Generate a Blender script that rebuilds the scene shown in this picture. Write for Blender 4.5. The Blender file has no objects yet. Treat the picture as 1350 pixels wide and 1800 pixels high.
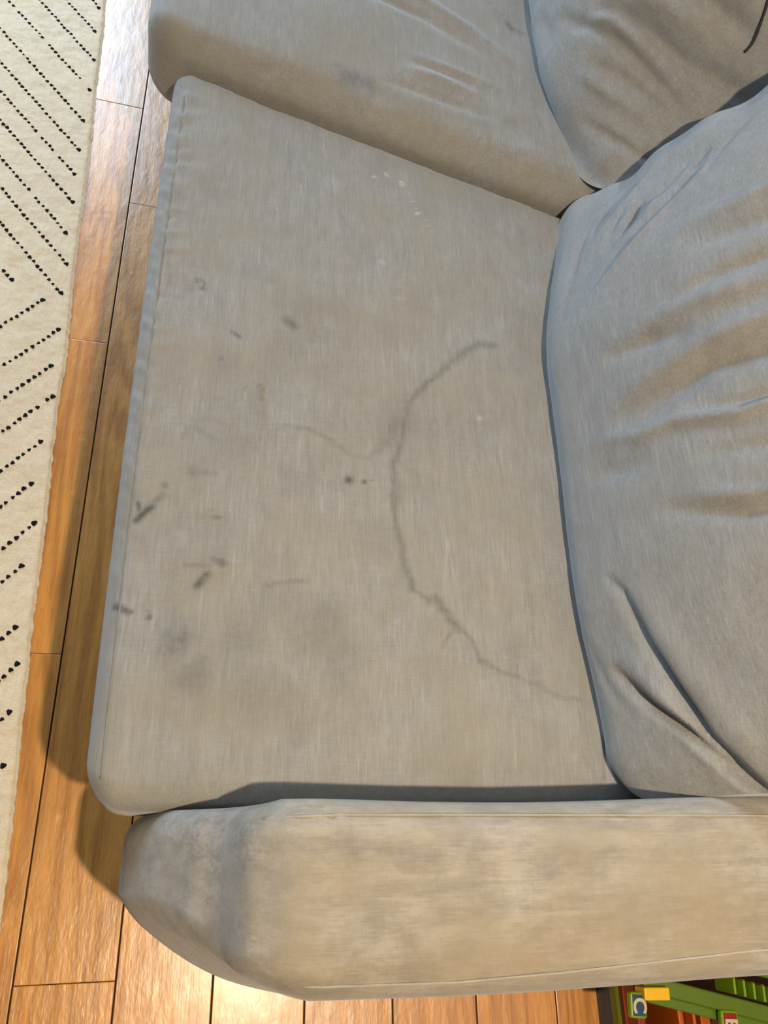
import bpy, bmesh, math, random
import numpy as np
from mathutils import Matrix, Vector

random.seed(4); RNG = np.random.default_rng(4)
SC = bpy.context.scene
COL = SC.collection

# ------------------------------------------------------------ camera, world, lights
cam_d = bpy.data.cameras.new('camera'); cam = bpy.data.objects.new('camera', cam_d); COL.objects.link(cam)
SC.camera = cam
cam_d.sensor_fit = 'VERTICAL'; cam_d.sensor_height = 36.0; cam_d.lens = 28.0; cam_d.clip_start = 0.02
Rm = Matrix(((0.9642, -0.0852, -0.2511), (-0.0241, 0.9149, -0.4029), (0.2641, 0.3945, 0.8801))).to_4x4()
cam.matrix_world = Matrix.Translation((0, 0, 1.5)) @ Rm

w = bpy.data.worlds.new('world'); SC.world = w; w.use_nodes = True
bg = w.node_tree.nodes['Background']
bg.inputs[0].default_value = (0.98, 0.97, 1.0, 1); bg.inputs[1].default_value = 0.085

def light(name, kind, loc, energy, color, **kw):
    d = bpy.data.lights.new(name, kind); d.energy = energy; d.color = color
    for k, v in kw.items(): setattr(d, k, v)
    o = bpy.data.objects.new(name, d); COL.objects.link(o); o.location = loc
    return o
lamp = light('ceiling_lamp_light', 'POINT', (0.45, -0.35, 2.35), 108, (1.0, 0.785, 0.535), shadow_soft_size=0.03)
win = light('window_daylight', 'AREA', (-1.55, 4.05, 1.55), 128, (0.62, 0.80, 1.0), shape='RECTANGLE', size=2.3, size_y=1.6)
win.rotation_euler = (math.radians(90), 0, 0)
win.rotation_euler = (Vector((0, -1, -0.25))).to_track_quat('-Z', 'Y').to_euler()

vs = SC.view_settings
SC.display_settings.display_device = 'sRGB'
vs.view_transform = 'Standard'; vs.look = 'None'; vs.gamma = 1.0; vs.use_curve_mapping = False
vs.exposure = 0.41

# ------------------------------------------------------------ node helpers
class NT:
    def __init__(s, name):
        s.m = bpy.data.materials.new(name); s.m.use_nodes = True
        s.t = s.m.node_tree; s.t.nodes.clear()
        s.out = s.n('ShaderNodeOutputMaterial'); s.b = s.n('ShaderNodeBsdfPrincipled')
        s.l(s.b.outputs[0], s.out.inputs[0])
    def n(s, t, **kw):
        x = s.t.nodes.new(t)
        for k, v in kw.items(): setattr(x, k, v)
        return x
    def l(s, a, b): s.t.links.new(a, b)
    def put(s, sock, v):
        if isinstance(v, (int, float)): sock.default_value = v
        elif isinstance(v, tuple): sock.default_value = v if len(v) == len(sock.default_value) else v + (1,)
        else: s.l(v, sock)
    def math(s, op, a, b=0.0, c=None, clamp=False):
        x = s.n('ShaderNodeMath', operation=op, use_clamp=clamp)
        s.put(x.inputs[0], a); s.put(x.inputs[1], b)
        if c is not None: s.put(x.inputs[2], c)
        return x.outputs[0]
    def ramp(s, v, a, b, c=0.0, d=1.0):
        x = s.n('ShaderNodeMapRange'); x.clamp = True
        for i, q in enumerate((v, a, b, c, d)): s.put(x.inputs[i], q)
        return x.outputs[0]
    def mix(s, f, a, b, mode='MIX'):
        x = s.n('ShaderNodeMix', data_type='RGBA', blend_type=mode)
        s.put(x.inputs[0], f); s.put(x.inputs[6], a); s.put(x.inputs[7], b)
        return x.outputs[2]
    def noise(s, vec, scale, detail=3.0, rough=0.55, dist=0.0):
        x = s.n('ShaderNodeTexNoise'); s.l(vec, x.inputs['Vector'])
        x.inputs['Scale'].default_value = scale; x.inputs['Detail'].default_value = detail
        x.inputs['Roughness'].default_value = rough; x.inputs['Distortion'].default_value = dist
        return x.outputs['Fac']
    def map(s, vec, scale=(1, 1, 1), rot=(0, 0, 0), loc=(0, 0, 0)):
        x = s.n('ShaderNodeMapping'); s.l(vec, x.inputs[0])
        x.inputs['Location'].default_value = loc; x.inputs['Rotation'].default_value = rot; x.inputs['Scale'].default_value = scale
        return x.outputs[0]
    def obj(s): return s.n('ShaderNodeTexCoord').outputs['Object']
    def attr(s, a): return s.n('ShaderNodeAttribute', attribute_name=a).outputs['Fac']
    def bump(s, h, dist, strength=1.0):
        x = s.n('ShaderNodeBump'); x.inputs['Strength'].default_value = strength; x.inputs['Distance'].default_value = dist
        s.l(h, x.inputs['Height']); s.l(x.outputs[0], s.b.inputs['Normal'])
        return x

def simple(name, col, rough=0.4, coat=0.0, bump=0.0003):
    m = NT(name); v = m.obj()
    n = m.noise(v, 40, 3)
    c = m.mix(n, tuple(x*0.9 for x in col), tuple(min(1, x*1.08) for x in col))
    m.put(m.b.inputs['Base Color'], c)
    m.b.inputs['Roughness'].default_value = rough
    m.b.inputs['Coat Weight'].default_value = coat
    if bump: m.bump(m.noise(v, 60, 2), bump)
    return m.m

def fabric(name, axis, base=(0.325, 0.332, 0.330), wear=0.5, mott=0.35):
    """woven linen blend; axis = direction of the long slub yarns"""
    m = NT(name); v = m.obj()
    st = {'y': (1, .06, 1), 'x': (.06, 1, 1), 'z': (1, 1, .07)}[axis]
    sh = {'y': (.10, 1, .3), 'x': (1, .10, .3), 'z': (1, .10, 1)}[axis]
    a = m.noise(m.map(v, st), 420, 4, .65)
    b = m.noise(m.map(v, sh), 520, 3, .6)
    blot = m.noise(v, 9, 5, .6); blot2 = m.noise(m.map(v, st), 60, 4, .6)
    grain = m.noise(v, 1500, 1, .5)
    f = m.math('ADD', m.math('MULTIPLY', a, .9), m.math('MULTIPLY', b, .35))
    f = m.math('ADD', f, m.math('MULTIPLY', grain, .45))
    f = m.math('ADD', f, m.math('MULTIPLY', blot2, .4))
    f = m.math('ADD', f, m.math('MULTIPLY', m.math('SUBTRACT', m.noise(m.map(v, tuple(max(q, .45) for q in st)), 55, 4, .65), .5), mott))
    fleck = m.noise(m.map(v, st), 190, 2, .5)
    f = m.math('ADD', f, m.ramp(fleck, .62, .78, 0, .25+.15*mott))
    f = m.ramp(f, .76, 1.34)
    lo = tuple(x*.74 for x in base); hi = tuple(x*1.22 for x in base)
    c = m.mix(f, lo, hi)
    # faint discolouration blotches, slightly warm / slightly cool
    c = m.mix(m.ramp(blot, .35, .68, 0, .55*wear), c, (base[0]*.98, base[1]*.90, base[2]*.74), 'MIX')
    blot3 = m.noise(m.map(v, loc=(3, 1, 2)), 14, 4, .6)
    c = m.mix(m.ramp(blot3, .5, .75, 0, .35*wear), c, tuple(x*.72 for x in base))
    # stains painted on the cloth, plus brown shade of creases and the far seat's slope
    edge = m.math('ADD', m.math('MULTIPLY', m.noise(v, 130, 4, .6), .55), m.math('MULTIPLY', m.noise(v, 34, 4, .65), .45))
    def st_f(nm, gain):
        s = m.attr(nm)
        return m.math('MULTIPLY', m.ramp(m.math('ADD', s, m.math('MULTIPLY', m.math('SUBTRACT', edge, .5), m.math('MULTIPLY', s, 2.6))), .04, 1.0), gain, clamp=True)
    c = m.mix(st_f('tan', .9), c, (base[0]*.80, base[1]*.66, base[2]*.44))
    c = m.mix(st_f('dark', .95), c, (base[0]*.30, base[1]*.315, base[2]*.32))
    c = m.mix(st_f('pale', .9), c, (.62, .58, .50))
    m.put(m.b.inputs['Base Color'], c)
    m.b.inputs['Roughness'].default_value = .95
    m.b.inputs['Specular IOR Level'].default_value = .15
    m.b.inputs['Sheen Weight'].default_value = .35
    m.b.inputs['Sheen Roughness'].default_value = .45
    m.b.inputs['Sheen Tint'].default_value = (.86, .93, 1, 1)
    h = m.math('ADD', m.math('MULTIPLY', a, 1.0), m.math('ADD', m.math('MULTIPLY', b, .6), m.math('MULTIPLY', grain, .5)))
    m.bump(h, .0006, .7)
    return m.m

M_seat = fabric('grey_linen_seat', 'y', wear=1.1)
M_arm = fabric('grey_linen_arm', 'x', base=(.360, .345, .318), wear=1.5, mott=1.9)
M_back = fabric('grey_linen_back', 'y', base=(.315, .322, .322), wear=.35)
M_seam = fabric('seam_thread', 'y', base=(.27, .26, .24), wear=.2)
M_seam_light = fabric('seam_ridge', 'x', base=(.41, .385, .34), wear=.2)

# ------------------------------------------------------------ mesh helpers
def link_mesh(name, verts, faces, mat, parent=None, smooth=True, attrs=None, mats=None, midx=None):
    me = bpy.data.meshes.new(name)
    verts = np.asarray(verts, float)
    if isinstance(faces, np.ndarray):
        nf, k = faces.shape
        me.vertices.add(len(verts)); me.vertices.foreach_set('co', verts.ravel())
        me.loops.add(nf*k); me.loops.foreach_set('vertex_index', faces.astype(np.int32).ravel())
        me.polygons.add(nf); me.polygons.foreach_set('loop_start', np.arange(0, nf*k, k, dtype=np.int32))
        me.polygons.foreach_set('loop_total', np.full(nf, k, dtype=np.int32))
        me.update(calc_edges=True); me.validate()
    else:
        me.from_pydata([tuple(v) for v in verts], [], faces); me.update()
    if smooth: me.polygons.foreach_set('use_smooth', np.ones(len(me.polygons), dtype=bool))
    for mm in (mats or [mat]): me.materials.append(mm)
    if midx is not None: me.polygons.foreach_set('material_index', np.asarray(midx, dtype=np.int32))
    for k, a in (attrs or {}).items():
        at = me.attributes.new(k, 'FLOAT', 'POINT'); at.data.foreach_set('value', np.asarray(a, dtype=np.float32))
    o = bpy.data.objects.new(name, me); COL.objects.link(o)
    if parent: o.parent = parent; o.matrix_parent_inverse = parent.matrix_world.inverted()
    return o

def cube_grid(nx, ny, nz):
    """closed cube surface, coordinates in [-1,1], shared vertices, outward quads"""
    V = []; F = []; off = 0
    N = {0: nx, 1: ny, 2: nz}
    for ax in range(3):
        u, v = (ax+1) % 3, (ax+2) % 3
        iu = np.arange(N[u]+1); iv = np.arange(N[v]+1)
        gu, gv = np.meshgrid(iu, iv, indexing='ij')
        for sgn in (0, 1):
            P = np.zeros((gu.size, 3), dtype=np.int64)
            P[:, u] = gu.ravel(); P[:, v] = gv.ravel(); P[:, ax] = sgn*N[ax]
            idx = np.arange(gu.size).reshape(gu.shape) + off
            a, b, c, d = idx[:-1, :-1].ravel(), idx[1:, :-1].ravel(), idx[1:, 1:].ravel(), idx[:-1, 1:].ravel()
            F.append(np.stack([a, b, c, d] if sgn else [a, d, c, b], 1)); V.append(P); off += gu.size
    V = np.concatenate(V); F = np.concatenate(F)
    key = V[:, 0]*10**8 + V[:, 1]*10**4 + V[:, 2]
    _, first, inv = np.unique(key, return_index=True, return_inverse=True)
    V = V[first].astype(float); F = inv.ravel()[F]
    V[:, 0] = V[:, 0]/nx*2-1; V[:, 1] = V[:, 1]/ny*2-1; V[:, 2] = V[:, 2]/nz*2-1
    return V, F

def rbox(h, r, step):
    """rounded box: half sizes h, radius r -> verts, faces"""
    h = np.array(h, float)
    n = [max(4, int(round(2*x/step))) for x in h]
    V, F = cube_grid(*n)
    p = V*h; q = np.clip(p, -(h-r), h-r); d = p-q
    L = np.linalg.norm(d, axis=1, keepdims=True); L[L == 0] = 1
    return q + d/L*r, F

def seg_dist(P, pts):
    """distance and arc parameter (0..1) from 2D points P to polyline"""
    best = np.full(len(P), 1e9); par = np.zeros(len(P))
    pts = np.array(pts, float)
    if len(pts) == 1:
        return np.linalg.norm(P-pts[0], axis=1), par+.5
    L = np.linalg.norm(np.diff(pts, axis=0), axis=1); T = L.sum(); s = 0
    for i in range(len(pts)-1):
        a, b = pts[i], pts[i+1]; ab = b-a
        t = np.clip(((P-a)@ab)/max(ab@ab, 1e-12), 0, 1)
        d = np.linalg.norm(P-(a+t[:, None]*ab), axis=1)
        k = d < best; best[k] = d[k]; par[k] = ((s+t*L[i])/T)[k]; s += L[i]
    return best, par

def strokes(P, lst):
    """sum of soft strokes: (points, width, amplitude[, taper_start, taper_end])"""
    out = np.zeros(len(P))
    for st in lst:
        pts, wd, am = st[:3]; t0 = st[3] if len(st) > 3 else 0; t1 = st[4] if len(st) > 4 else 0
        q = np.array(pts, float); lo = q.min(0)-4*wd; hi = q.max(0)+4*wd
        k = np.where(((P > lo) & (P < hi)).all(1))[0]
        if not len(k): continue
        d, s = seg_dist(P[k], pts)
        wgt = np.ones(len(k))
        if t0: wgt *= np.clip(s/t0, 0, 1)**.7
        if t1: wgt *= np.clip((1-s)/t1, 0, 1)**.7
        out[k] += am*wgt*np.exp(-(d/wd)**2)
    return out

def smax(P, lst):
    out = np.zeros(len(P))
    for st in lst:
        pts, wd, am = st[:3]
        q = np.array(pts, float); lo = q.min(0)-4*wd; hi = q.max(0)+4*wd
        k = np.where(((P > lo) & (P < hi)).all(1))[0]
        if not len(k): continue
        d, s = seg_dist(P[k], pts)
        sh = st[3] if len(st) > 3 else 2
        out[k] = np.maximum(out[k], am*np.exp(-(d/wd)**sh))
    return out

def vnoise(P, scale, seed=0):
    """smooth value noise in 2D, -1..1"""
    g = np.random.default_rng(seed).uniform(-1, 1, (64, 64))
    q = P*scale; i = np.floor(q).astype(int); f = q-i; f = f*f*(3-2*f)
    a = g[i[:, 0] % 64, i[:, 1] % 64]; b = g[(i[:, 0]+1) % 64, i[:, 1] % 64]
    c = g[i[:, 0] % 64, (i[:, 1]+1) % 64]; d = g[(i[:, 0]+1) % 64, (i[:, 1]+1) % 64]
    return (a*(1-f[:, 0])+b*f[:, 0])*(1-f[:, 1])+(c*(1-f[:, 0])+d*f[:, 0])*f[:, 1]

def sm(x, a, b):
    t = np.clip((x-a)/(b-a), 0, 1); return t*t*(3-2*t)

def tube(name, pts, r, mat, parent, seg=8, flat=1.0):
    pts = np.array(pts, float); n = len(pts); V = []; F = []
    tan = np.gradient(pts, axis=0)
    for i in range(n):
        t = tan[i]/np.linalg.norm(tan[i]); up = np.array([0, 0, 1.0])
        if abs(t[2]) > .95: up = np.array([0, 1.0, 0])
        s = np.cross(t, up); s /= np.linalg.norm(s); u = np.cross(s, t)
        for k in range(seg):
            a = 2*math.pi*k/seg; V.append(pts[i]+r*(math.cos(a)*s+flat*math.sin(a)*u))
    for i in range(n-1):
        for k in range(seg):
            a = i*seg+k; b = i*seg+(k+1) % seg; F.append((a, b, b+seg, a+seg))
    F.append(tuple(range(seg))[::-1]); F.append(tuple((n-1)*seg+k for k in range(seg)))
    return link_mesh(name, V, F, mat, parent)

def box(name, lo, hi, mat, parent=None, r=.003, rz=0.0, kind=None):
    """bevelled box given by its corners, turned about its centre"""
    lo = np.array(lo, float); hi = np.array(hi, float); c = (lo+hi)/2
    bm = bmesh.new(); bmesh.ops.create_cube(bm, size=1)
    for v in bm.verts: v.co = Vector(v.co)*Vector(1) if False else Vector((v.co[i]*(hi-lo)[i] for i in range(3)))
    if r: bmesh.ops.bevel(bm, geom=bm.edges[:], offset=min(r, (hi-lo).min()*.45), segments=3, profile=.5, affect='EDGES')
    bm.transform(Matrix.Translation(c) @ Matrix.Rotation(rz, 4, 'Z'))
    me = bpy.data.meshes.new(name); bm.to_mesh(me); bm.free()
    me.materials.append(mat); me.polygons.foreach_set('use_smooth', np.zeros(len(me.polygons), dtype=bool))
    o = bpy.data.objects.new(name, me); COL.objects.link(o)
    if parent: o.parent = parent; o.matrix_parent_inverse = parent.matrix_world.inverted()
    if kind: o['kind'] = kind
    return o

def empty(name, loc, label, cat, group=None):
    o = bpy.data.objects.new(name, None); COL.objects.link(o); o.location = loc
    o.empty_display_size = .05
    bpy.context.view_layer.update()
    tag(o, label, cat, group); return o

def tag(o, label, cat, group=None):
    o['label'] = label; o['category'] = cat
    if group: o['group'] = group

# ------------------------------------------------------------ room
def wood_mat():
    m = NT('oiled_oak_boards'); v = m.obj()
    tone = m.attr('tone'); offs = m.n('ShaderNodeCombineXYZ'); m.l(m.math('MULTIPLY', tone, 7.3), offs.inputs[0]); m.l(m.math('MULTIPLY', tone, 31.0), offs.inputs[1])
    add = m.n('ShaderNodeVectorMath', operation='ADD'); m.l(v, add.inputs[0]); m.l(offs.outputs[0], add.inputs[1]); p = add.outputs[0]
    swirl = m.noise(m.map(p, (1, .09, 1)), 8, 3, .5, .4)
    rings = m.n('ShaderNodeMath', operation='SINE'); m.l(m.math('MULTIPLY', swirl, 70.0), rings.inputs[0])
    fib = m.noise(m.map(p, (1, .03, 1)), 330, 4, .65)
    pore = m.noise(m.map(p, (1, .05, 1)), 900, 2, .5)
    broad = m.noise(m.map(p, (1, .3, 1)), 7, 3, .5)
    f = m.math('ADD', m.math('MULTIPLY', rings.outputs[0], .16), m.math('ADD', m.math('MULTIPLY', fib, .85), m.math('MULTIPLY', broad, .55)))
    f = m.ramp(f, .30, 1.0)
    c = m.mix(f, (.40, .145, .018), (.82, .38, .070))
    c = m.mix(m.ramp(tone, 0, 1, 0, .45), c, m.mix(f, (.33, .110, .014), (.70, .29, .050)))
    c = m.mix(m.ramp(pore, .60, .75, 0, .5), c, (.15, .055, .014))
    kn = m.noise(m.map(p, (1, .45, 1)), 11, 2, .5)
    c = m.mix(m.ramp(kn, .68, .80, 0, .5), c, (.17, .07, .03))
    # old seal wear keeps a darker line along each board edge
    m.put(m.b.inputs['Base Color'], c)
    m.put(m.b.inputs['Roughness'], m.ramp(m.noise(p, 30, 3), .3, .7, .30, .40))
    m.b.inputs['Coat Weight'].default_value = .5; m.b.inputs['Coat Roughness'].default_value = .24; m.b.inputs['Specular IOR Level'].default_value = .8
    h = m.math('ADD', m.math('MULTIPLY', fib, .25), m.math('MULTIPLY', m.noise(m.map(p, (1, .35, 1)), 45, 3, .6), 1.6))
    dent = m.n('ShaderNodeTexVoronoi'); m.l(p, dent.inputs['Vector']); dent.inputs['Scale'].default_value = 11
    h = m.math('ADD', h, m.ramp(dent.outputs['Distance'], .05, .13, -.5, 0))
    m.bump(h, .0011, .85)
    return m.m
M_wood = wood_mat()
M_gap = simple('dark_joint', (.035, .020, .010), .9)

def make_floor():
    """boards running along y; one mesh, bevelled boards over a dark underlay"""
    bm = bmesh.new(); tone = bm.verts.layers.float.new('tone')
    known = {0: [-.62, .352, 1.02, 1.722, 2.39], 1: [-1.5, -.160, 1.415, 2.9], 2: [-1.1, -.7, .95, 2.3]}
    edges0 = -.178 ; wd = .150; gap = .0013
    rr = random.Random(8)
    for i in range(-14, 14):
        x0 = edges0+(i-1)*wd; x1 = x0+wd
        if i in known: ys = [-2.0]+[y for y in known[i] if -2 < y < 4.2]+[4.2]
        else:
            ys = [-2.0]; y = -2.0+rr.uniform(.2, .9)
            while y < 4.0: ys.append(y); y += rr.uniform(.6, 1.3)
            ys.append(4.2)
        for a, b in zip(ys[:-1], ys[1:]):
            res = bmesh.ops.create_cube(bm, size=1)
            t = rr.random(); dz = rr.uniform(-.0003, .0003)
            vs_ = res['verts']
            for v in vs_:
                v.co = Vector((x0+gap if v.co.x < 0 else x1-gap, a+gap*.35 if v.co.y < 0 else b-gap*.35, dz if v.co.z > 0 else -.02)); v[tone] = t
            top = [e for e in set(e for v in vs_ for e in v.link_edges) if all(q.co.z > -.01 for q in e.verts)]
            bmesh.ops.bevel(bm, geom=top, offset=.0011, segments=2, profile=.6, affect='EDGES')
    nb = len(bm.faces)
    res = bmesh.ops.create_cube(bm, size=1)
    for v in res['verts']: v.co = Vector((-2.3 if v.co.x < 0 else 2.1, -2.0 if v.co.y < 0 else 4.2, -.004 if v.co.z > 0 else -.04))
    bm.faces.ensure_lookup_table()
    for f in res['verts'][0].link_faces: pass
    for v in res['verts']:
        for f in v.link_faces: f.material_index = 1
    bm.transform(Matrix.Rotation(math.radians(-.45), 4, 'Z'))
    me = bpy.data.meshes.new('floor'); bm.to_mesh(me); bm.free()
    me.materials.append(M_wood); me.materials.append(M_gap)
    o = bpy.data.objects.new('floor', me); COL.objects.link(o); o['kind'] = 'structure'
    return o
make_floor()

M_wall = simple('warm_white_paint', (.62, .60, .56), .85)
M_white = simple('white_gloss_paint', (.75, .75, .73), .35)
# far wall with the window opening x -2.7..-.4, z .75..2.35
def wall_far():
    me_parts = [((-2.3+-.9, 4.2, 0), (2.1, 4.32, .75)), ((-3.2, 4.2, 2.35), (2.1, 4.32, 2.6)), ((-3.2, 4.2, .75), (-2.7, 4.32, 2.35)), ((-.4, 4.2, .75), (2.1, 4.32, 2.35))]
    bm = bmesh.new()
    for lo, hi in me_parts:
        r = bmesh.ops.create_cube(bm, size=1)
        for v in r['verts']: v.co = Vector(tuple(lo[i] if v.co[i] < 0 else hi[i] for i in range(3)))
    me = bpy.data.meshes.new('wall_far'); bm.to_mesh(me); bm.free(); me.materials.append(M_wall)
    o = bpy.data.objects.new('wall_far', me); COL.objects.link(o); o['kind'] = 'structure'
wall_far()
def window():
    bm = bmesh.new()
    for lo, hi in [((-2.7, 4.22, .75), (-.4, 4.28, .81)), ((-2.7, 4.22, 2.29), (-.4, 4.28, 2.35)), ((-2.7, 4.22, .75), (-2.64, 4.28, 2.35)),
                   ((-.46, 4.22, .75), (-.4, 4.28, 2.35)), ((-1.58, 4.22, .75), (-1.52, 4.28, 2.35))]:
        r = bmesh.ops.create_cube(bm, size=1)
        for v in r['verts']: v.co = Vector(tuple(lo[i] if v.co[i] < 0 else hi[i] for i in range(3)))
    me = bpy.data.meshes.new('window_1'); bm.to_mesh(me); bm.free(); me.materials.append(M_white)
    o = bpy.data.objects.new('window_1', me); COL.objects.link(o); o['kind'] = 'structure'
window()
box('wall_right', (1.30, -2.0, 0), (1.42, 4.2, 2.6), M_wall, r=0, kind='structure')

# ------------------------------------------------------------ rug
def rug_mat():
    m = NT('cream_wool_pile'); v = m.obj()
    n = m.noise(v, 260, 4, .7); b = m.noise(v, 22, 4, .6); t = m.noise(m.map(v, (1, .35, 1), (0, 0, .2)), 120, 3, .6)
    f = m.ramp(m.math('ADD', m.math('MULTIPLY', n, .7), m.math('ADD', m.math('MULTIPLY', b, .5), m.math('MULTIPLY', t, .4))), .45, 1.15)
    c = m.mix(f, (.74, .61, .42), (1.0, .89, .68))
    m.put(m.b.inputs['Base Color'], c); m.b.inputs['Roughness'].default_value = 1.0
    m.b.inputs['Specular IOR Level'].default_value = .05; m.b.inputs['Sheen Weight'].default_value = .3
    m.bump(m.math('ADD', n, m.math('MULTIPLY', t, 1.2)), .003, .6)
    return m.m
M_rug = rug_mat()
mm = NT('black_wool_tufts'); _v = mm.obj(); _n = mm.noise(_v, 700, 2)
mm.put(mm.b.inputs['Base Color'], mm.mix(_n, (.006, .007, .012), (.028, .030, .042))); mm.b.inputs['Roughness'].default_value = 1
mm.b.inputs['Specular IOR Level'].default_value = .05
mm.bump(_n, .002); M_tuft = mm.m

def make_rug():
    # local frame: origin at the near right corner region, x to the left edge negative
    ang = math.atan2(.08, 2.17)          # the rug lies a little askew to the boards
    X0, Y0 = -.2115, -.021
    step = .004; nx = int(.62/step); ny = int(3.3/step)
    us = -np.arange(nx+1)*step; vs_ = -.6+np.arange(ny+1)*step
    gu, gv = np.meshgrid(us, vs_, indexing='ij')
    P = np.stack([gu.ravel(), gv.ravel()], 1)
    edge = .0011*vnoise(P*[0, 1], 70, 1)+.0010*vnoise(P*[0, 1], 190, 2)+.003*vnoise(P*[0, 1], 9, 5)
    fall = np.clip(-P[:, 0]/.010, 0, 1)
    z = .011*np.sqrt(1-(1-fall)**2)+.0008*vnoise(P, 130, 3)*fall+.0010*vnoise(P, 42, 6)*fall
    z = np.maximum(z, .0008)
    x = P[:, 0]+edge*np.exp(P[:, 0]/.03)
    ca, sa = math.cos(ang), math.sin(ang)
    def W(x, y, z): return np.stack([X0+ca*x-sa*(y-0), Y0+sa*x+ca*(y-0), z], 1)
    V = W(x, P[:, 1], z)
    idx = np.arange(len(V)).reshape(gu.shape)
    a, b, c, d = idx[:-1, :-1].ravel(), idx[1:, :-1].ravel(), idx[1:, 1:].ravel(), idx[:-1, 1:].ravel()
    F = np.stack([a, d, c, b], 1)
    F = F[:, ::-1] if False else F
    # underside skirt: closes the slab
    n0 = len(V)
    Vb = V.copy(); Vb[:, 2] = .0004
    ring = np.concatenate([idx[0, :], idx[1:, -1], idx[-1, ::-1][1:], idx[::-1, 0][1:-1]])
    VB = Vb[ring]; m = len(ring); rb = n0+np.arange(m)
    S = np.stack([ring, np.roll(ring, -1), np.roll(rb, -1), rb], 1)
    verts = [V, VB]; faces = [F, S]; mid = [np.zeros(len(F)+len(S), int)]; off = n0+m
    # tufts: little domes of black yarn
    dirs = {}
    ends_up = [(-.303, 1.946), (-.294, 1.844), (-.291, 1.738), (-.294, 1.633), (-.291, 1.538), (-.292, 1.462), (-.285, 1.378), (-.289, 1.291), (-.276, 1.205), (-.277, 1.125), (-.376, 1.14)]
    ends_lo = [(-.309, 1.102), (-.269, 1.033), (-.272, .943), (-.259, .872), (-.267, .767), (-.272, .675), (-.254, .595), (-.264, .510), (-.257, .396), (-.244, .331), (-.244, .248), (-.241, .163)]
    k = 12
    for i in range(1, 7): ends_up.append((-.30-.003*i, 1.946+.09*i))
    for i in range(1, 5): ends_lo.append((-.238, .163-.088*i))
    rr = random.Random(5)
    for lst, dr in ((ends_up, (-.665, .747)), (ends_lo, (-.655, -.756))):
        for (ex, ey) in lst:
            s = 0; first = True
            while True:
                px = ex+dr[0]*s+rr.gauss(0, .0007); py = ey+dr[1]*s+rr.gauss(0, .0007)
                lx = ca*(px-X0)+sa*(py-Y0)
                if lx < -.60 or py < -.55 or py > 2.6 or s > .75: break
                r = rr.uniform(.0032, .0044) if not first else .0050; first = False
                if lx < -.012 and rr.random() > .03:
                    el = rr.uniform(1.0, 1.2); th = rr.uniform(-.5, .5)
                    th += math.atan2(dr[1], dr[0])
                    R1 = []; rings = [(1.0, -.2), (.95, .35), (.6, .75), (0, .95)]
                    base = off
                    for (q, hz) in rings[:-1]:
                        for j in range(k):
                            a_ = 2*math.pi*j/k; rad = r*q*(1+.16*math.sin(3*a_+s*900)+rr.uniform(-.08, .08))
                            lx2, ly2 = rad*el*math.cos(a_), rad*math.sin(a_)
                            R1.append((px+lx2*math.cos(th)-ly2*math.sin(th), py+lx2*math.sin(th)+ly2*math.cos(th), .0108+hz*.0026))
                    R1.append((px, py, .0108+.0024))
                    verts.append(np.array(R1)); fs = []
                    for q in range(2):
                        for j in range(k):
                            a1 = base+q*k+j; b1 = base+q*k+(j+1) % k; fs.append((a1, b1, b1+k, a1+k))
                    for j in range(0, k, 2):
                        fs.append((base+2*k+j, base+2*k+j+1, base+2*k+(j+2) % k, base+3*k))
                    faces.append(np.array(fs)); mid.append(np.ones(len(fs), int)); off += 3*k+1
                s += rr.uniform(.0122, .0150)
    o = link_mesh('rug', np.concatenate(verts), np.concatenate(faces), None, mats=[M_rug, M_tuft], midx=np.concatenate(mid))
    tag(o, 'cream wool rug with rows of black dots in a chevron pattern on the wooden floor', 'rug')
    return o
make_rug()

# ------------------------------------------------------------ sofa frame and arm
sofa = empty('sofa', (0.5, .6, 0), 'large grey fabric sofa frame with a low padded armrest, carrying the loose cushions', 'sofa')
V, F = rbox((.475, 1.30, .125), .02, .02); V += (.465, 1.355, .185)
o = link_mesh('base_frame', V, F, M_seat, sofa)
V, F = rbox((.085, 1.36, .30), .05, .02); V[:, 0] += .18*(V[:, 2]/.6); V += (1.05, 1.30, .44)
o = link_mesh('backrest_frame', V, F, M_back, sofa)
M_leg = simple('dark_wood_leg', (.05, .03, .02), .4)
for (x, y) in ((.07, -.03), (.07, 2.5), (.9, -.03), (.9, 2.5)):
    box('leg', (x-.02, y-.02, 0), (x+.02, y+.02, .065), M_leg, sofa, r=.004)

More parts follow.
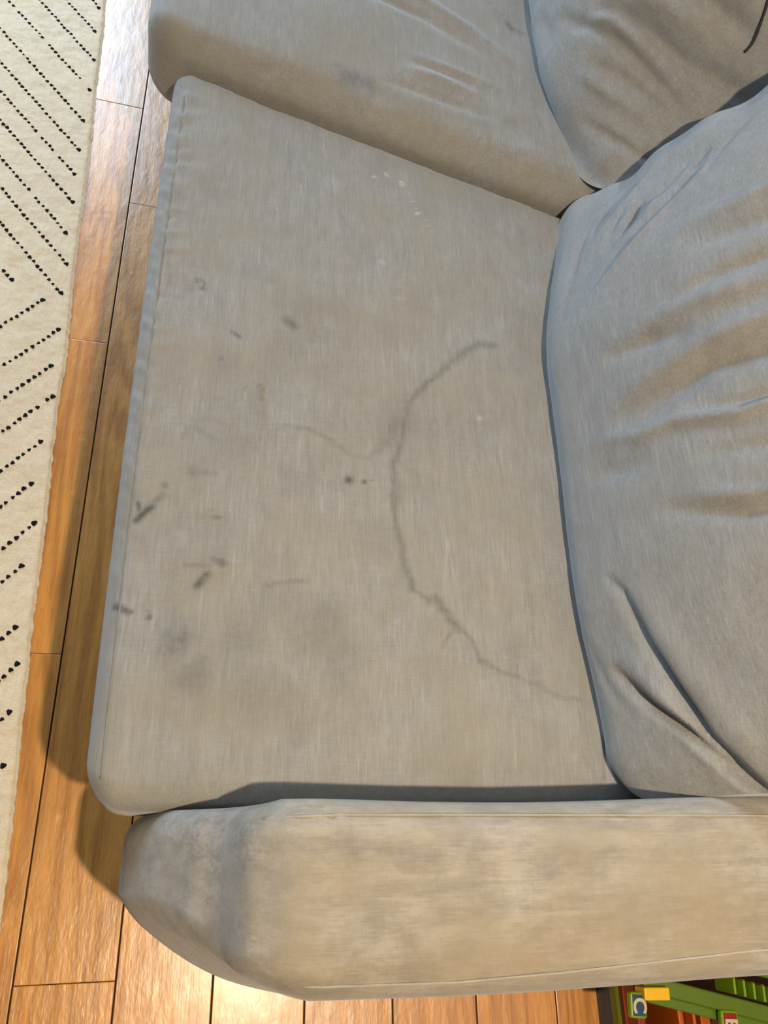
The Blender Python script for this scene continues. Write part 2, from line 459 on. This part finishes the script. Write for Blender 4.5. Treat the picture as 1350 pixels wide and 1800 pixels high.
def make_arm():
    hx, hy, hz = .535, .096, .285
    V, F = rbox((hx, hy, hz), .034, .0045)
    V += (.505, -.031, .318)          # x -.03..1.04, y -.127..+.065, z .033...603
    x, y, z = V.T.copy()
    # raked, softly rolled front
    g = sm(z, .33, .60)**1.25
    wf = np.clip((.30-x)/.33, 0, 1)
    x2 = x+.118*g*wf**1.1
    x2 += .012*wf*sm(z, .3, .03)
    # outer front corner is turned with a large radius
    d = np.clip((.115-x)/.145, 0, 1)
    out = np.clip((.03-y)/.157, 0, 1)
    y2 = y+.088*d**1.45*out*(.30+.70*sm(z, .62, .42))
    # outer side belly, top crown
    y2 -= .014*np.exp(-((z-.47)/.11)**2)*out*(1-d)*sm(x, .05, .45)
    y2 += .006*out*sm(x, .8, 1.1)
    cr = 1-((y+.031)/.096)**2
    top = sm(z, .5, .6)
    y2 += 0*y
    z2 = z+.009*cr*top+.0025*vnoise(np.stack([x, y], 1), 9, 3)*top
    z2 -= .006*top*np.exp(-((x-.14)/.05)**2)*cr
    z2 -= .045*top*np.clip((.185-x2)/.11, 0, 1.1)**2
    # inner top edge dips toward the front where arm meets the cushion
    inner = sm(y, .0, .065)
    y2 -= .018*inner*np.clip((.06-x)/.09, 0, 1)*sm(z, .42, .6)
    y2 += .0035*inner*np.sin(x*9+1)*top
    # gentle creases
    S = np.stack([x, y], 1)
    z2 += top*strokes(S, [([(.10, .06), (.135, .045), (.14, .02)], .006, -.0035, .2, .3), ([(.12, -.10), (.3, -.112)], .008, -.002, .3, .3),
                          ([(.3, .02), (.6, .015)], .02, .0025, .3, .3), ([(.15, -.05), (.5, -.07)], .03, .003, .3, .3)])
    V = np.stack([x2, y2, z2], 1)
    n2 = np.stack([x2, y2], 1)
    tan = smax(n2, [([(.16, -.10), (.32, -.10)], .035, .40), ([(.20, -.02), (.34, -.05)], .040, .30), ([(.42, -.07), (.72, -.07)], .04, .42),
                    ([(.13, .02), (.2, -.03)], .03, .22), ([(.55, -.01), (.62, -.03)], .03, .2), ([(.30, -.10), (.45, -.10)], .03, .35)])*top
    dark = smax(n2, [([(.17, .018), (.24, .012), (.30, .006)], .013, .22), ([(.09, -.06), (.105, .0), (.10, .03)], .020, .20), ([(.40, .0), (.5, -.01)], .02, .14),
                     ([(.10, -.105), (.2, -.115)], .012, .25)])*sm(z, .35, .5)
    pale = smax(n2, [([(.22, .035), (.42, .025), (.62, .015)], .012, .16), ([(.12, .035), (.18, .033)], .006, .2)])*top
    o = link_mesh('armrest', V, F, M_arm, sofa, attrs={'tan': tan, 'dark': dark, 'pale': pale})
    T = V[V[:, 2] > .42]
    def surf(px, py):
        d = (T[:, 0]-px)**2+(T[:, 1]-py)**2; k = np.argsort(d)[:4]; return T[k, 2].max()
    for pts, mat, r in (([(.118, .0465), (.14, .047), (.2, .0485), (.4, .0465), (.75, .042), (1.0, .042)], M_seam_light, .0013),
                     ([(.145, -.109), (.18, -.112), (.32, -.115), (.45, -.112), (.72, -.102), (1.0, -.100)], M_seam_light, .0013)):
        q = np.array(pts); xs = np.arange(q[0, 0], q[-1, 0], .006); ys = np.interp(xs, q[:, 0], q[:, 1])
        zs = np.array([surf(a, b) for a, b in zip(xs, ys)]); zs = np.convolve(np.pad(zs, 2, 'edge'), np.ones(5)/5, 'valid')
        zs -= .004*np.clip(1-np.arange(len(zs))/6, 0, 1)
        tube('seam', np.stack([xs, ys, zs], 1), r, mat, o, flat=.8)
    return o
arm = make_arm()

# ------------------------------------------------------------ near seat cushion
def yfar(x): return 1.340-.245*(x+.068)
def make_seat():
    hx, hy, hz = .515, .62, .072
    V, F = rbox((hx, hy, hz), .036, .0032)
    u = V[:, 0]/hx; v = V[:, 1]/hy; w_ = V[:, 2]/hz
    x = V[:, 0]+hx-.080
    y0 = .0635; yf = yfar(x)
    t = (V[:, 1]+hy)/(2*hy)
    y = y0+t*(yf-y0)
    # plan rounding of the near front corner, slight bow of the front edge
    Rc = .062; cx = np.clip(Rc-(x+.080), 0, Rc*.985)
    y += (Rc-np.sqrt(Rc*Rc-cx*cx))*.60*np.exp(-t*14)
    y += .0016*(vnoise(np.stack([x, x*0], 1), 45, 17)+.5*vnoise(np.stack([x, x*0], 1), 110, 18))*t**3
    x = x+(-.004*np.sin(t*3.14)+.009*t**1.5)*np.clip((.1-x)/.18, 0, 1)
    topw = sm(w_, .1, 1.0)
    z = V[:, 2]+.378
    crown = (1-np.clip(np.abs(u), 0, 1)**2.5)*(1-np.abs(v)**4)
    P = np.stack([x, y], 1)
    z += topw*(.010*crown+.0022*vnoise(P, 7, 11)+.0009*vnoise(P, 23, 12))
    # far end: the cover is pulled tight and a little wavy
    # puckers running in from the front seam
    pk = []
    rr = random.Random(3)
    yy = .35
    while yy < 1.27:
        amp = .0011*(0.35+sm(np.array(yy), .55, .95))
        L = rr.uniform(.03, .075); pk.append(([(-.065, yy+rr.uniform(-.006, .006)), (-.065+L, yy+rr.uniform(-.012, .012))], rr.uniform(.006, .011), float(amp)*rr.choice([1, 1, -1]), .2, .6)); yy += rr.uniform(.018, .035)
    z += topw*strokes(P, pk)
    # diagonal rucks on the front border
    fr = np.clip((-.045-x)/.03, 0, 1)
    s = y*1.0+z*1.6
    ruck = (np.sin(y*105+x*160+3*np.sin(y*17))*.6+.4*np.sin(y*230+x*260))*sm(y, .15, .75)
    x -= fr*.0004*ruck; z += fr*.0015*ruck*sm(w_, -.3, .6)
    # soft wrinkles near the back cushion and far edge
    z += topw*strokes(P, [([(.56, .78), (.50, .90), (.47, .99)], .014, -.0030, .3, .5), ([(.60, .95), (.52, 1.0)], .012, -.002, .2, .5),
                          ([(.62, .33), (.60, .24), (.61, .12)], .02, -.002, .3, .3), ([(.62, .16), (.614, .10)], .004, -.004, .3, 0)])
    V = np.stack([x, y, z], 1)
    D = []; 
    a = D.append
    # dark marks
    for pts, wd, am in [([(-.002, .857), (.001, .853)], .0032, .45), ([(.006, .858), (.012, .850), (.010, .842)], .0032, .55), ([(.010, .841)], .005, .7),
                        ([(.146, .797), (.156, .790)], .010, .62), ([(.060, .763), (.071, .755)], .0042, .55), ([(.046, .710)], .0045, .5), ([(.103, .668), (.108, .674)], .003, .4), ([(.082, .660), (.088, .668)], .002, .5),
                        ([(-.019, .492)], .0055, .6), ([(-.021, .478), (-.033, .462)], .006, .4), ([(-.034, .458), (-.052, .436)], .0052, .95), ([(-.052, .462), (-.049, .450)], .0032, .8),
                        ([(.052, .449), (.060, .448)], .0034, .6), ([(.055, .386), (.068, .380)], .006, .6), ([(.046, .362), (.035, .346)], .0062, .95), ([(.016, .375), (.05, .375)], .004, .3),
                        ([(-.066, .314), (-.048, .306)], .0052, .9), ([(-.023, .300)], .0045, .9), ([(-.026, .308)], .002, .5),
                        ([(.244, .524)], .0072, 1.0), ([(.268, .524)], .0040, .9), ([(.26, .524), (.285, .528)], .0015, .4), ([(.018, .516)], .010, .35), ([(.018, .516), (.05, .516)], .005, .25),
                        ([(.030, .95)], .003, .4), ([(.11, .90)], .004, .2), ([(.12, 1.02)], .003, .3), ([(.196, .775)], .004, .3), ([(.432, .259)], .0042, .55), ([(.291, .313)], .003, .3),
                        ([(.235, 1.03), (.25, 1.01)], .008, .12)]:
        a((pts, wd, am))
    def jit(pts, n=6, s=.004, seed=1):
        r_ = random.Random(seed); q = np.array(pts); out = []
        for i in range(len(q)-1):
            for k in range(n):
                p = q[i]+(q[i+1]-q[i])*k/n; out.append((p[0]+r_.gauss(0, s*.6), p[1]+r_.gauss(0, s*.6)))
        out.append(tuple(q[-1])); return out
    # the long water line
    a((jit([(.50, .806), (.475, .808), (.431, .773), (.409, .748)], 5, .002), 0.0081, 0.430))
    a((jit([(.409, .748), (.385, .722), (.363, .699), (.345, .672)], 4, .003, 2), 0.0062, 0.430))
    a((jit([(.345, .672), (.338, .658), (.333, .611), (.318, .569), (.314, .530)], 5, .002, 3), 0.0065, 0.430))
    a((jit([(.314, .530), (.311, .505), (.313, .482), (.317, .454)], 5, .0015, 4), 0.0045, 0.410))
    a((jit([(.317, .454), (.324, .415), (.327, .393), (.337, .358)], 5, .0015, 5), 0.0062, 0.471))
    a((jit([(.337, .358), (.352, .349), (.362, .342)], 3, .0015, 6), 0.0047, 0.410))
    a((jit([(.362, .342), (.372, .347), (.381, .332), (.396, .314), (.402, .304)], 3, .0015, 7), 0.0077, 0.512))
    a((jit([(.402, .304), (.415, .297), (.424, .284), (.430, .264)], 4, .0012, 8), 0.0036, 0.410))
    a((jit([(.436, .257), (.467, .243), (.490, .238)], 4, .0015, 9), 0.0047, 0.390))
    a((jit([(.490, .238), (.515, .230), (.548, .213), (.585, .208)], 4, .002, 10), 0.0047, 0.246))
    a((jit([(.399, .306), (.386, .290), (.378, .276)], 3, .001, 11), 0.0040, 0.307))
    a((jit([(.130, .603), (.16, .604), (.185, .600), (.217, .587), (.243, .568)], 4, .002, 12), 0.0047, 0.276))
    a((jit([(.243, .568), (.275, .566), (.30, .585)], 4, .003, 13), 0.0057, 0.185))
    a((jit([(.10, .56), (.115, .585), (.14, .602)], 4, .003, 23), 0.0057, 0.164))
    a(([(.318, .632), (.308, .600)], .020, .30)); a(([(.322, .52), (.318, .50)], .010, .2))
    a((jit([(.125, .352), (.15, .357), (.185, .361)], 3, .002, 14), 0.0050, 0.307)); a(([(.02, .585), (.05, .570)], .006, .26)); a((jit([(.0, .57), (.005, .59), (.03, .605), (.06, .60), (.065, .58)], 3, .003, 15), 0.0045, 0.225))
    for c, wd, am in [((.01, .265), .030, .30), ((.03, .225), .028, .22), ((.09, .275), .04, .16), ((.19, .292), .045, .17), ((.226, .246), .035, .17), ((.14, .32), .04, .12), ((.0, .33), .03, .08),
                      ((.07, .58), .05, .10), ((.05, .69), .04, .08), ((.22, .50), .03, .06), ((.17, .52), .05, .06), ((.489, .275), .022, .16), ((.51, .25), .015, .14), ((.36, .30), .03, .07),
                      ((.32, .63), .045, .14), ((.42, .63), .07, .08), ((.16, .75), .05, .10), ((.08, .64), .05, .12), ((.47, .24), .03, .10), ((.12, .20), .04, .10), ((.03, .40), .05, .08)]:
        a(([c, (c[0]+wd*.25, c[1]+wd*.3)], wd, am*1.5))
    dark = smax(P, D)
    tan = smax(P, [([(.110, .665), (.110, .645)], .0045, .75), ([(.110, .625), (.112, .60)], .014, .25), ([(.05, .455), (.03, .45)], .010, .28), ([(-.045, .41), (-.04, .39)], .010, .22),
                   ([(.0, .19), (.03, .18), (.10, .20)], .028, .32), ([(.12, .17), (.25, .16)], .03, .25), ([(.06, .22), (.2, .20)], .03, .2), ([(.30, .33), (.295, .31)], .012, .28), ([(.22, .20), (.26, .20)], .02, .22),
                   ([(.33, .68), (.31, .60)], .02, .18), ([(.317, .50)], .012, .3), ([(.10, .57), (.13, .58)], .015, .2), ([(.16, .10), (.58, .12)], .03, .18), ([(.0, .36), (.06, .36)], .02, .2), ([(.45, .75), (.5, .7)], .05, .10), ([(.35, 1.0), (.45, .95)], .06, .08), ([(.05, 1.0), (.15, .98)], .06, .06)])
    pale = smax(P, [([(.293, 1.146), (.298, 1.149)], .0030, .6), ([(.318, 1.162), (.322, 1.156)], .0032, .7), ([(.345, 1.150), (.351, 1.150), (.353, 1.143), (.347, 1.140), (.345, 1.150)], .0022, .65), ([(.372, 1.074), (.378, 1.078)], .0028, .8),
                    ([(.389, 1.064)], .002, .7), ([(.36, 1.10), (.372, 1.106)], .0018, .4), ([(.303, .948), (.308, .945), (.306, .950)], .0045, .35), ([(.327, .875), (.345, .878)], .005, .22), ([(.40, 1.04)], .003, .4),
                    ([(.462, .657)], .0036, .8), ([(.300, .92)], .002, .3), ([(.385, 1.05), (.40, 1.052)], .003, .3)])
    ring = .35*np.exp(-((np.hypot(P[:, 0]-.462, P[:, 1]-.657)-.0135)/.004)**2)
    dark = np.maximum(dark, ring*.6)
    o = link_mesh('seat_cushion', V, F, M_seat, attrs={'dark': dark*topw, 'tan': tan*topw, 'pale': pale*topw})
    tag(o, 'nearest grey seat cushion, stained with a long water line and dark spots, beside the armrest', 'cushion', 'seat cushions of the sofa')
    T = V[V[:, 2] > .37]
    ys = np.arange(.10, 1.27, .006); xs = -.060+.012*((ys-.1)/1.2)**1.5-.003*np.sin((ys-.1)/1.2*3.14)
    zs = []
    for a1, b1 in zip(xs, ys):
        d = (T[:, 0]-a1)**2+(T[:, 1]-b1)**2; k = np.argpartition(d, 6)[:6]; zs.append(T[k, 2].mean())
    zs = np.array(zs); zs = np.convolve(np.pad(zs, 3, 'edge'), np.ones(7)/7, 'valid')
    tube('seam', np.stack([xs, ys, zs+.0006], 1), .0013, M_seam, o, flat=.6)
    return o
make_seat()

# ------------------------------------------------------------ far seat cushion
def make_far_seat():
    hx, hy, hz = .53, .55, .088
    V, F = rbox((hx, hy, hz), .050, .006)
    u = V[:, 0]/hx; v = V[:, 1]/hy; w_ = V[:, 2]/hz
    x = V[:, 0]+hx-.128
    y0 = yfar(x)+.012; t = (V[:, 1]+hy)/(2*hy)
    y = y0+t*(2.52-y0)
    cx = np.clip((-.02-x)/.11, 0, 1)
    y += .030*cx**2*np.exp(-t*12)
    topw = sm(w_, .1, 1.0)
    z = V[:, 2]+.403
    P = np.stack([x, y], 1)
    z += topw*(.014*(1-np.abs(u)**2.5)*(1-np.abs(v)**3)+.003*vnoise(P, 8, 21))
    z += topw*strokes(P, [([(.10, 1.62), (.25, 1.60), (.40, 1.56), (.54, 1.48)], .012, -.006, .3, .3), ([(.20, 1.66), (.38, 1.62), (.50, 1.55), (.60, 1.47)], .012, .006, .3, .3),
                          ([(.34, 1.40), (.42, 1.39), (.52, 1.365)], .012, .006, .3, .4), ([(.30, 1.36), (.40, 1.345), (.54, 1.32)], .012, -.0055, .3, .4),
                          ([(.36, 1.445), (.56, 1.40)], .010, .004, .3, .4), ([(.36, 1.425), (.5, 1.40)], .008, -.003, .3, .4), ([(.25, 1.36), (.29, 1.32), (.34, 1.30)], .02, -.004, .3, .3),
                          ([(.56, 1.33), (.60, 1.26)], .02, -.004, .3, .3)])
    V = np.stack([x, y, z], 1)
    dark = smax(P, [([(.545, 1.655)], .007, .4), ([(.556, 1.635)], .005, .5), ([(.572, 1.628)], .006, .4), ([(.583, 1.602), (.592, 1.590)], .008, .75), ([(.606, 1.590), (.612, 1.582)], .006, .5), ([(.607, 1.57)], .004, .3),
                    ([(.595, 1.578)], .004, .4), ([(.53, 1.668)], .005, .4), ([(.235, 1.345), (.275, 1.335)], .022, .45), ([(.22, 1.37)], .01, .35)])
    tan = smax(P, [([(.0, 1.40), (.2, 1.35), (.5, 1.29)], .03, .25)])  # brown shade of the near slope, put into the cloth colour
    o = link_mesh('seat_cushion', V, F, M_seat, attrs={'dark': dark*topw, 'tan': tan*topw, 'pale': dark*0})
    tag(o, 'farther grey seat cushion, thicker and creased, with dark specks by the back', 'cushion', 'seat cushions of the sofa')
    return o
make_far_seat()

# ------------------------------------------------------------ back cushions
LEAN = math.radians(28)
UU = np.array([math.sin(LEAN), 0, math.cos(LEAN)]); NN = np.array([-UU[2], 0, UU[0]])
def make_back(name, B0, ylo, yhi, hgt, thick, puff, folds, vals, far=False, step=.0042, shape=None):
    hy = (yhi-ylo)/2; hz = hgt/2; ht = thick/2
    V, F = rbox((ht, hy, hz), .075, step)
    n = -V[:, 0]                      # toward the front is -x of the local box
    s = V[:, 1]/hy; t = V[:, 2]/hz
    y = V[:, 1]+(ylo+yhi)/2; tt = V[:, 2]+hz
    P = np.stack([y, tt], 1)
    frontw = sm(n, -.02, ht)
    nn = n+frontw*puff*(1-np.abs(s)**2.6)*(1-np.abs(t)**2.2)
    if shape is not None: nn, y, tt = shape(nn, y, tt, frontw, s, t)
    q = np.clip(.075-(V[:, 2]+hz), 0, .0749); rec = .075-np.sqrt(.075**2-q*q)
    nn = nn+sm(n, -.03, .04)*rec*.30
    qy = np.clip(.075-np.minimum(V[:, 1]+hy, 1e9), 0, .0749); nn = nn+sm(n, -.03, .04)*(.075-np.sqrt(.075**2-qy*qy))*(.0 if far else .55)
    nn = nn+frontw*(strokes(P, folds)+.0035*vnoise(P, 9, 31+far)+.0012*vnoise(P, 24, 33))
    k = sm(tt, .0, .26)[:, None]*np.ones((1, 3))
    D = (1-k)*np.array([-1.0, 0, 0])+k*NN; D /= np.linalg.norm(D, axis=1, keepdims=True)
    W_ = B0+(nn-ht)[:, None]*D+np.outer(tt, UU); W_[:, 1] = y
    return W_, F, P, frontw

def near_shape(n, y, tt, fw, s, t):
    # the base line bows back toward both ends, more at the far end
    n = n-fw*(.075*sm(y, .72, 1.16)**1.2+.020*sm(y, .42, .06))
    # far top corner slopes in
    y = y+(.010*np.sin(tt*24+.6)+.004*np.sin(tt*57)-.004)*sm(y, 1.0, 1.15)-.02*sm(tt, .45, .62)*sm(y, .8, 1.15)
    return n, y, tt
folds = [([(.372, .105), (.336, .129), (.259, .149), (.191, .173), (.135, .195), (.093, .222), (.060, .245)], .0075, -.022, .55, 0),
         ([(.35, .150), (.27, .172), (.20, .198), (.15, .222), (.10, .255)], .020, .006, .3, .1),
         ([(.262, .105), (.20, .142), (.15, .172), (.10, .205)], .016, .010, .4, .1),
         ([(.245, .080), (.184, .127), (.146, .168), (.108, .197), (.060, .235)], .0075, -.022, .45, 0),
         ([(.29, .045), (.22, .065), (.16, .10)], .009, -.003, .4, .5),
         ([(.700, .16), (.696, .2), (.687, .254), (.671, .303)], .016, -.012, .5, .4),
         ([(.596, .15), (.592, .21), (.600, .27), (.612, .31), (.60, .40)], .020, -.015, .5, .1),
         ([(.548, .286), (.535, .345), (.53, .40)], .009, -.009, .4, .1),
         ([(.532, .10), (.514, .150), (.510, .21)], .018, -.007, .5, .4),
         ([(.577, .12), (.569, .15), (.550, .202), (.550, .249), (.520, .34), (.52, .40)], .011, .009, .4, .1),
         ([(.640, .18), (.635, .24), (.640, .33), (.64, .40)], .018, .009, .4, .1),
         ([(.735, .21), (.720, .28), (.700, .38)], .017, .008, .4, .1),
         ([(.730, .27), (.740, .34), (.735, .40)], .012, -.008, .4, .1),
         ([(.448, .240), (.425, .28), (.405, .33), (.40, .40)], .013, .009, .5, .1),
         ([(.435, .200), (.412, .25), (.392, .315), (.385, .40)], .013, -.014, .5, .1),
         ([(.49, .27), (.47, .34), (.455, .40)], .012, -.008, .5, .1),
         ([(.826, .30), (.80, .40)], .018, -.010, .4, .1), ([(.87, .28), (.85, .40)], .016, .008, .4, .1),
         ([(1.015, .245), (.975, .225), (.935, .200)], .007, -.009, .3, .5), ([(1.03, .215), (.99, .19), (.93, .16)], .008, -.004, .3, .5),
         ([(.99, .27), (.94, .24)], .010, .005, .3, .5), ([(1.04, .36), (1.00, .32)], .006, -.006, .3, .4), ([(1.07, .40), (.98, .34)], .008, .005, .3, .4),
         ([(1.05, .12), (.97, .10), (.88, .09)], .010, -.003, .3, .5), ([(1.06, .17), (1.0, .13)], .008, -.004, .3, .5)]
def longer(q):
    a, b = q[0][-2], q[0][-1]
    if b[1] < .33 or b[0] < .2: return q
    k = min(3.5, (.62-b[1])/max(.03, b[1]-a[1]))
    return (q[0]+[(b[0]+(b[0]-a[0])*k*.5, b[1]+(b[1]-a[1])*k)], q[1], q[2]*1.3)+q[3:]
folds = [longer(q) for q in folds]
folds += [([(1.07, .36), (1.00, .27), (.93, .17), (.90, .11)], .012, -.005, .3, .5), ([(1.09, .28), (1.03, .20), (.96, .12)], .012, .004, .3, .5), ([(1.08, .44), (.98, .33), (.90, .24)], .016, -.006, .3, .5)]
W_, F, P, fw = make_back('back_cushion', np.array([.572, 0, .446]), .0665, 1.160, .64, .21, .045, folds, None, shape=near_shape)
dark = smax(P, [([(.62, .03), (.60, .035)], .004, .25), ([(.55, .15)], .02, .08)])*fw
tan = smax(P, [([(.68, .22), (.66, .32)], .03, .22), ([(.59, .2), (.61, .36)], .03, .25), ([(.40, .25), (.39, .38)], .02, .2), ([(.88, .2), (.80, .3)], .05, .12)])*fw  # tan here is the brown shade in the crease valleys, painted on
o = link_mesh('back_cushion', W_, F, M_back, attrs={'dark': dark, 'tan': tan, 'pale': dark*0})
tag(o, 'nearest grey back cushion, puffy with deep creases, leaning back and meeting the armrest', 'cushion', 'back cushions of the sofa')

def far_shape(n, y, tt, fw, s, t):
    n = n-fw*(.100*sm(y, 1.48, 1.10)**1.1)-fw*.13*sm(y, 1.55, 1.12)*sm(tt, .04, .32)
    return n, y, tt
folds2 = [([(1.52, .110), (1.45, .135), (1.318, .188), (1.20, .222), (1.12, .245)], .014, -.012, .4, .3), ([(1.30, .070), (1.277, .073), (1.167, .117), (1.08, .175)], .012, -.010, .4, .3),
          ([(1.42, .18), (1.36, .207), (1.28, .245), (1.222, .27), (1.154, .326), (1.095, .386)], .016, -.016, .3, .1), ([(1.34, .135), (1.26, .165), (1.171, .205), (1.1, .24)], .012, -.008, .4, .3),
          ([(1.42, .155), (1.33, .20), (1.24, .235)], .016, .009, .3, .4), ([(1.35, .11), (1.25, .14), (1.15, .18)], .014, .007, .3, .4),
          ([(1.40, .29), (1.318, .329), (1.24, .36), (1.19, .39)], .018, -.016, .3, .2), ([(1.37, .24), (1.30, .28), (1.21, .33)], .018, .010, .3, .3), ([(1.36, .36), (1.28, .39), (1.22, .42)], .016, .016, .3, .3),
          ([(1.55, .20), (1.46, .25), (1.40, .28)], .022, -.010, .3, .3), ([(1.58, .06), (1.46, .09)], .02, -.005, .3, .4)]
def shy(y, t): return y+.10*float(sm(np.array(y), 1.58, 1.25))*float(sm(np.array(t), .04, .22))
folds2 = [([(shy(a, b), b) for a, b in q[0]], q[1]*.85, q[2]*1.35)+q[3:] for q in folds2]
W_, F, P, fw = make_back('back_cushion', np.array([.615, 0, .493]), 1.150, 2.46, .54, .21, .050, folds2, None, far=True, shape=far_shape, step=.006)
z0 = np.zeros(len(W_))
o = link_mesh('back_cushion', W_, F, M_back, attrs={'dark': z0, 'tan': z0, 'pale': z0})
tag(o, 'farther grey back cushion, shaded and creased, standing behind the nearest back cushion', 'cushion', 'back cushions of the sofa')
far_back = o
Tf = W_
def on_back(y, t, B0=np.array([.615, 0, .493])):
    k = np.argmin((P[:, 0]-y)**2+(P[:, 1]-t)**2+(1-fw)*.05); return W_[k]
zc = np.array([(1.330, .440), (1.312, .414), (1.290, .388), (1.284, .372), (1.283, .362)])
zp = [on_back(np.interp(q, np.linspace(0, 1, 5), zc[:, 0]), np.interp(q, np.linspace(0, 1, 5), zc[:, 1]))+NN*.001 for q in np.linspace(0, 1, 14)]
zp = np.array(zp); 
for c_ in range(3): zp[:, c_] = np.convolve(np.pad(zp[:, c_], 2, 'edge'), np.ones(5)/5, 'valid')
tube('zip_slit', zp, .0026, simple('black_zip', (.012, .011, .011), .6), far_back)

# ------------------------------------------------------------ alphabet toy behind the arm
M_green = simple('green_toy_plastic', (0.102, 0.186, 0.007), .38, .1, 0)
M_lime = simple('lime_toy_plastic', (0.205, 0.384, 0.007), .35, .1, 0)
M_blue = simple('blue_toy_plastic', (.006, .048, .12), .4, .1, 0)
M_red = simple('red_toy_plastic', (0.260, 0.007, 0.006), .4, .1, 0)
M_orange = simple('orange_toy_plastic', (0.496, 0.105, 0.005), .4, .1, 0)
M_yellow = simple('yellow_toy_plastic', (.90, .55, .006), .4, .1, 0)
M_brown = simple('dark_red_toy_plastic', (.07, .010, .006), .5, 0, 0)
M_letter = simple('cream_letter', (.62, .55, .42), .5, 0, 0)
toy = empty('alphabet_toy', (.85, -.33, 0), 'colourful plastic alphabet toy with green rails and letter tiles on the floor behind the armrest', 'toy')
H = .20
box('tray', (.816, -.62, .004), (1.34, -.162, .02), M_brown, toy)
for z0_, z1_, mt, lb in ((0, .046, M_blue, 'dark blue bottom layer of the side'), (.0463, .0657, M_green, 'dark green layer of the side'), (.066, .0795, M_lime, 'lime green layer of the side'),
                         (.0798, .0905, M_brown, 'dark red layer of the side'), (.0908, .098, M_orange, 'thin orange layer of the side'), (.0983, .132, M_red, 'red top layer of the side')):
    box('side_layer', (.8005, -.62, z0_), (.8150, -.160, z1_), mt, toy, r=.0015)['label'] = lb
ra = math.atan2(-.052, .200)
def along(x0, y0, L, wd, zlo, zhi, name, mat, r=.003):
    cx = x0+math.cos(ra)*L/2; cy = y0+math.sin(ra)*L/2
    return box(name, (cx-L/2, cy-wd/2, zlo), (cx+L/2, cy+wd/2, zhi), mat, toy, r=r, rz=ra)
along(.780, -.184, .50, .024, .182, .200, 'rail', M_green)
along(.790, -.206, .50, .016, .172, .190, 'rail', M_green)
along(.935, -.160, .36, .022, .182, .204, 'rail', M_green)
for i in range(9):
    q = i*.0185; bx = .946+q*math.cos(ra); by = -.199+q*math.sin(ra)
    box('rib', (bx-.0022, by-.011, .150), (bx+.0022, by+.012, .200), M_lime, toy, r=.001, rz=ra*.3)
    box('rib_wall', (bx+.003, by-.011, .150), (bx+.0125, by+.012, .186), M_green, toy, r=.001, rz=ra*.3)
box('block', (.770, -.208, .185), (.815, -.190, .214), M_yellow, toy, r=.002, rz=ra*.2)['label'] = 'yellow corner block'
for x0, x1, zt in ((.852, .860, .17), (.861, .875, .15), (.877, .883, .172), (.896, .918, .165)):
    box('slat', (x0, -.42, .05), (x1, -.218, zt), M_orange, toy, r=.002)
def tile(cx, cy, wd, hg, z, mat, ch, rz, lab):
    fr = box('letter_tile', (cx-wd/2, cy-hg/2, z-.012), (cx+wd/2, cy+hg/2, z), M_lime, toy, r=.004, rz=rz)
    fr['label'] = lab
    box('tile_face', (cx-wd/2+.0035, cy-hg/2+.0035, z-.003), (cx+wd/2-.0035, cy+hg/2-.0035, z+.0008), mat, fr, r=.0006, rz=rz)
    cu = bpy.data.curves.new('letter', 'FONT'); cu.body = ch; cu.size = .031; cu.extrude = .0005; cu.align_x = 'CENTER'; cu.align_y = 'CENTER'; cu.offset = .0008
    tmp = bpy.data.objects.new('letter_text', cu); COL.objects.link(tmp)
    bpy.context.view_layer.update()
    me = bpy.data.meshes.new_from_object(tmp.evaluated_get(bpy.context.evaluated_depsgraph_get()))
    bpy.data.objects.remove(tmp); bpy.data.curves.remove(cu)
    me.transform(Matrix.Translation((cx, cy, z+.0012)) @ Matrix.Rotation(rz-math.pi/2, 4, 'Z'))
    me.materials.clear(); me.materials.append(M_letter)
    l = bpy.data.objects.new('letter', me); COL.objects.link(l); l.parent = fr; l.matrix_parent_inverse = fr.matrix_world.inverted()
tile(.7620, -.2135, .0290, .036, .206, M_blue, 'C', -.10, 'blue letter tile C with green rim')
tile(.9215, -.2480, .0310, .036, .206, M_red, 'E', -.10, 'red letter tile E with green rim')
